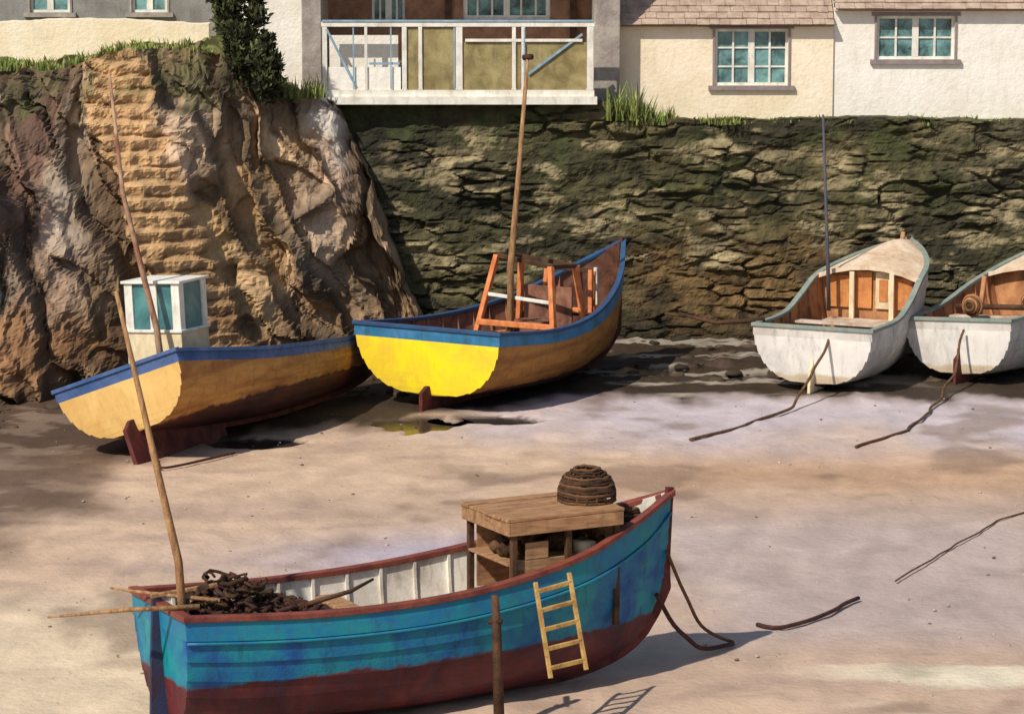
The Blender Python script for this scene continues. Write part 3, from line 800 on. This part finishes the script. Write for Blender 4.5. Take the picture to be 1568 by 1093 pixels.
def window(E,nm,x0,x1,z0,z1,Y,cols,rows,fm,gm,sill=None,fw=.06):
    mb=MB(); y0=Y+.06;y1=Y+.12
    mb.box(x0+.002,x0+fw,y0,y1,z0+.002,z1-.002); mb.box(x1-fw,x1-.002,y0,y1,z0+.002,z1-.002)
    mb.box(x0+fw,x1-fw,y0,y1,z0+.002,z0+fw); mb.box(x0+fw,x1-fw,y0,y1,z1-fw,z1-.002)
    for i in range(1,cols):
        x=x0+(x1-x0)*i/cols; w=.07 if i==cols/2 else .022
        mb.box(x-w,x+w,y0-.004,y1,z0+fw,z1-fw)
    for j in range(1,rows):
        z=z0+(z1-z0)*j/rows; mb.box(x0+fw,x1-fw,y0+.01,y1-.005,z-.018,z+.018)
    mb.box(x0,x1,Y+.10,Y+.105,z0,z1,1)
    if sill:
        mb.box(x0-.14,x1+.14,Y-.09,Y+.05,z0-.10,z0-.004,2); mb.box(x0-.12,x1+.12,Y-.04,Y-.003,z1+.003,z1+.08,2)
        mb.box(x0-.05,x0-.004,Y-.03,Y-.003,z0,z1,2); mb.box(x1+.004,x1+.05,Y-.03,Y-.003,z0,z1,2)
    mb.make(nm,[fm,gm,sill or fm],E)
gl=mat('window_glass',C(28,62,70),C(120,164,162),scale=2.3,rough=.14,bump=.02,bscale=2,grime=.05,spec=.6)
lime_w=mat('white_render',C(238,232,222),C(224,216,202),scale=.8,rough=.9,bump=.3,bscale=10,grime=.2,grimecol=C(160,150,124))
lime_c=mat('cream_render',C(240,226,202),C(228,210,180),scale=.8,rough=.9,bump=.3,bscale=10,grime=.2,grimecol=C(160,144,116))
slate=mat('roof_slate',C(188,166,146),C(156,134,118),scale=3,rough=.85,bump=.3,bscale=20)
mauve=mat('mauve_trim',C(128,116,118),C(150,136,132),scale=3)
brickm=mat('brick_brown',C(166,124,98),C(132,98,78),scale=3,rough=.9,bump=.3)
greyst=mat('grey_stone',C(172,162,152),C(140,130,122),scale=2,rough=.9,bump=.35,bscale=9)
def slate_roof(E,x0,x1,Ye,ze,Yr,zr,m):
    mb=MB(); L_=math.hypot(Yr-Ye,zr-ze); n=int(L_/.22); d=Vector((0,(Yr-Ye)/L_,(zr-ze)/L_)); nn=Vector((0,-d.z,d.y))
    for i in range(n):
        p=Vector((0,Ye,ze))+d*(i*L_/n); q=p+d*(L_/n*1.25)
        x=x0-U(0,.2)
        while x<x1:
            w=U(.22,.38); xa,xb=max(x,x0)+.004,min(x+w,x1)-.004
            if xb>xa+.03:
                k=U(.0,.016); dz=U(-.015,.0); a=p+nn*(.035+k)+d*dz; b=q+nn*(.004+k)
                mb.quad((xa,a.y,a.z),(xb,a.y,a.z),(xb,b.y,b.z),(xa,b.y,b.z))
                mb.quad((xa,p.y,p.z),(xb,p.y,p.z),(xb,a.y,a.z),(xa,a.y,a.z))
            x+=w
    mb.quad((x0,Ye,ze),(x1,Ye,ze),(x1,Yr,zr),(x0,Yr,zr)); mb.quad((x0,Ye,ze-.02),(x0,Yr+3.5,ze-.02),(x1,Yr+3.5,ze-.02),(x1,Ye,ze-.02))
    mb.quad((x1,Yr+3.5,ze),(x0,Yr+3.5,ze),(x0,Yr,zr),(x1,Yr,zr))
    mb.make('roof',m,E)
def cottage(name,x0,x1,Yf,z0,ze,ops,mwall,depth=7,ridge=2.6):
    E=empty(name); mb=MB()
    wall_open(mb,x0,x1,z0,ze,Yf,ops)
    Yb=Yf+depth
    mb.quad((x0,Yb,z0),(x0,Yf,z0),(x0,Yf,ze),(x0,Yb,ze)); mb.quad((x1,Yf,z0),(x1,Yb,z0),(x1,Yb,ze),(x1,Yf,ze)); mb.quad((x1,Yb,z0),(x0,Yb,z0),(x0,Yb,ze),(x1,Yb,ze))
    for xx in (x0,x1):
        n=len(mb.v); mb.v+=[(xx,Yf,ze),(xx,Yb,ze),(xx,(Yf+Yb)/2,ze+ridge)]; mb.f.append((n,n+1,n+2)); mb.m.append(0)
    mb.make('walls',mwall,E)
    return E
E=cottage('cream_cottage',2.36,7.03,63.2,4.6,6.78,[(4.44,6.04,5.43,6.66)],lime_c)
window(E,'window',4.44,6.04,5.43,6.66,63.2,4,3,white_p,gl,mauve)
slate_roof(E,2.3,7.02,62.98,6.74,66.7,9.5,slate)
E=cottage('white_cottage',7.04,17,63.25,4.6,7.12,[(7.98,9.68,6.0,6.94),(12.5,14,5.6,6.9)],lime_w)
window(E,'window',7.98,9.68,6.0,6.94,63.25,4,2,white_p,gl,mauve)
window(E,'window_2',12.5,14,5.6,6.9,63.25,4,3,white_p,gl,mauve)
slate_roof(E,7.04,17.1,63.02,7.08,66.7,9.9,slate)
E=empty('brick_house'); mb=MB()
ops=[(-3.15,-2.4,6.75,8.1),(-1.1,.86,6.8,8.2),(-3.1,-2.3,4.9,5.9)]
wall_open(mb,-4.2,2.0,4.6,9.4,65.0,ops,0)
mb.make('brick_walls',brickm,E)
mb=MB(); wall_open(mb,-5.95,-4.55,4.6,9.4,62.9,[],0); 
mb.quad((-5.95,70,4.6),(-5.95,62.9,4.6),(-5.95,62.9,9.4),(-5.95,70,9.4)); mb.make('rendered_wing',lime_w,E)
mb=MB(); mb.box(-4.545,-4.12,62.5,65.2,4.6,9.4); mb.box(1.78,2.34,62.6,65.2,4.6,9.4); mb.make('stone_piers',greyst,E,bev=.02)
mb=MB(); mb.quad((2.34,65.2,4.6),(2.34,70,4.6),(2.34,70,9.4),(2.34,65.2,9.4)); mb.make('side_wall',brickm,E)
window(E,'window_left',-3.15,-2.4,6.75,8.1,65.0,4,2,white_p,gl,None)
window(E,'window_middle',-1.1,.86,6.8,8.2,65.0,6,2,white_p,gl,None,fw=.1)
window(E,'window_lower',-3.1,-2.3,4.9,5.9,65.0,2,2,white_p,gl,None)
mb=MB(); mb.box(1.3,1.45,64.85,64.99,5,9.2); mb.box(-1.5,-1.35,64.9,64.99,5,9.2); mb.make('timber_posts',wood_dark,E)
slate_roof(E,-6.1,2.5,62.4,9.36,66.5,12.3,slate)
mb=MB(); Yb=61.70
x0,x1,z0,z1=-4.05,1.74,5.27,6.86
mb.box(x0-.05,x1+.08,Yb-.12,65,z0-.16,z0,0)
mb.box(x0-.02,x1+.02,Yb-.03,Yb+.07,z1-.10,z1,0)
mb.box(x0-.02,x1+.02,Yb-.02,Yb+.06,z0+.002,z0+.14,0)
mb.box(x0,x1,Yb-.05,Yb+.09,z1+.003,z1+.04,1)
for px,w in ((-4.05,.10),(-3.15,.06),(-2.35,.10),(-2.0,.08),(-1.2,.14),(-.0,.08),(.2,.08),(1.6,.14)):
    mb.box(px,px+w,Yb-.025,Yb+.065,z0+.142,z1-.102,0)
for a,b in (((-3.95,6.7),(-3.35,5.5)),((.35,5.75),(1.5,6.6))):
    mb.beam((a[0],Yb+.0,a[1]),(b[0],Yb+.0,b[1]),.05,.055,1,up=(0,1,0))
mb.box(-3.05,-2.4,Yb-.01,Yb+.03,5.95,6.0,1); mb.box(-1.0,1.5,Yb-.03,Yb+.05,6.44,6.50,0)
for a in (-3.4,-2.6,-1.25,.25): mb.box(a,a+.03,Yb-.035,Yb-.027,z0+.16,z1-.12,1)
mb.box(-3.93,-2.38,Yb+.02,Yb+.035,z0+.145,5.9,2)
for a,b in ((-2.24,-2.01),(-1.91,-1.21),(-1.05,-.01),(.09,.19),(.29,1.59)):
    mb.box(a,b,Yb+.02,Yb+.04,z0+.145,6.43 if a>-1.1 else z1-.12,3)
mb.box(-3.93,-2.45,Yb+.5,Yb+.52,z0,z1-.3,2)
panel=mat('olive_panel',C(164,150,104),C(122,108,68),scale=2,rough=.7,grime=.4)
mb.make('balcony',[white_p,bluegrey,lime_w,panel],E,bev=0)
E=cottage('stone_cottage',-20,-6.6,65.5,5.5,8.0,[(-10.9,-10.0,6.95,7.9),(-8.6,-7.8,6.95,7.9)],mat('grey_render',C(150,146,142),C(126,122,120),scale=1.2,rough=.9,bump=.3))
window(E,'window',-10.9,-10.0,6.95,7.9,65.5,2,2,white_p,gl,greyst); window(E,'window_2',-8.6,-7.8,6.95,7.9,65.5,2,2,white_p,gl,greyst)
slate_roof(E,-20.1,-6.5,65.2,7.96,69,10.5,slate)
V=[];F=[]; n=160
for i in range(n+1):
    a=-22+15.5*i/n; zz=6.86+.05*math.sin(a*1.2)+.03*fn(a*2,0,5)
    V+=[(a,62.0,5.4),(a,62.0,zz),(a,62.4,zz+.02),(a,62.4,5.4)]
for i in range(n):
    for k in range(3): a=i*4+k; F.append((a,a+4,a+5,a+1))
F.append((4*n,4*n+1,4*n+2,4*n+3)[::-1])
obj('garden_wall',V,F,lime_c)

# ------------------------------------------------------------ light, sky, camera
sd=Vector((-.50,-.62,.80)).normalized()
sun=bpy.data.lights.new('sun','SUN'); sun.energy=4.5; sun.angle=math.radians(.8); sun.color=(1,.93,.82)
so=bpy.data.objects.new('sun',sun); scene.collection.objects.link(so); so.rotation_euler=(-sd).to_track_quat('-Z','Y').to_euler(); so.location=(0,0,30)
w=bpy.data.worlds.new('World'); scene.world=w; w.use_nodes=True; nt=w.node_tree
sky=nt.nodes.new('ShaderNodeTexSky'); sky.sky_type='NISHITA'; sky.sun_disc=False
sky.sun_elevation=math.asin(sd.z); sky.sun_rotation=math.atan2(sd.x,sd.y)
nt.links.new(sky.outputs[0],nt.nodes['Background'].inputs[0]); nt.nodes['Background'].inputs[1].default_value=.10
cam=bpy.data.cameras.new('camera'); cam.lens=101.1; cam.sensor_width=36; cam.clip_end=3000; cam.clip_start=.5
co=bpy.data.objects.new('camera',cam); scene.collection.objects.link(co); co.location=(0,0,8.8); co.rotation_euler=(math.radians(90-8.44),0,0)
scene.camera=co
scene.view_settings.view_transform='Standard'; scene.view_settings.look='None'; scene.view_settings.exposure=0
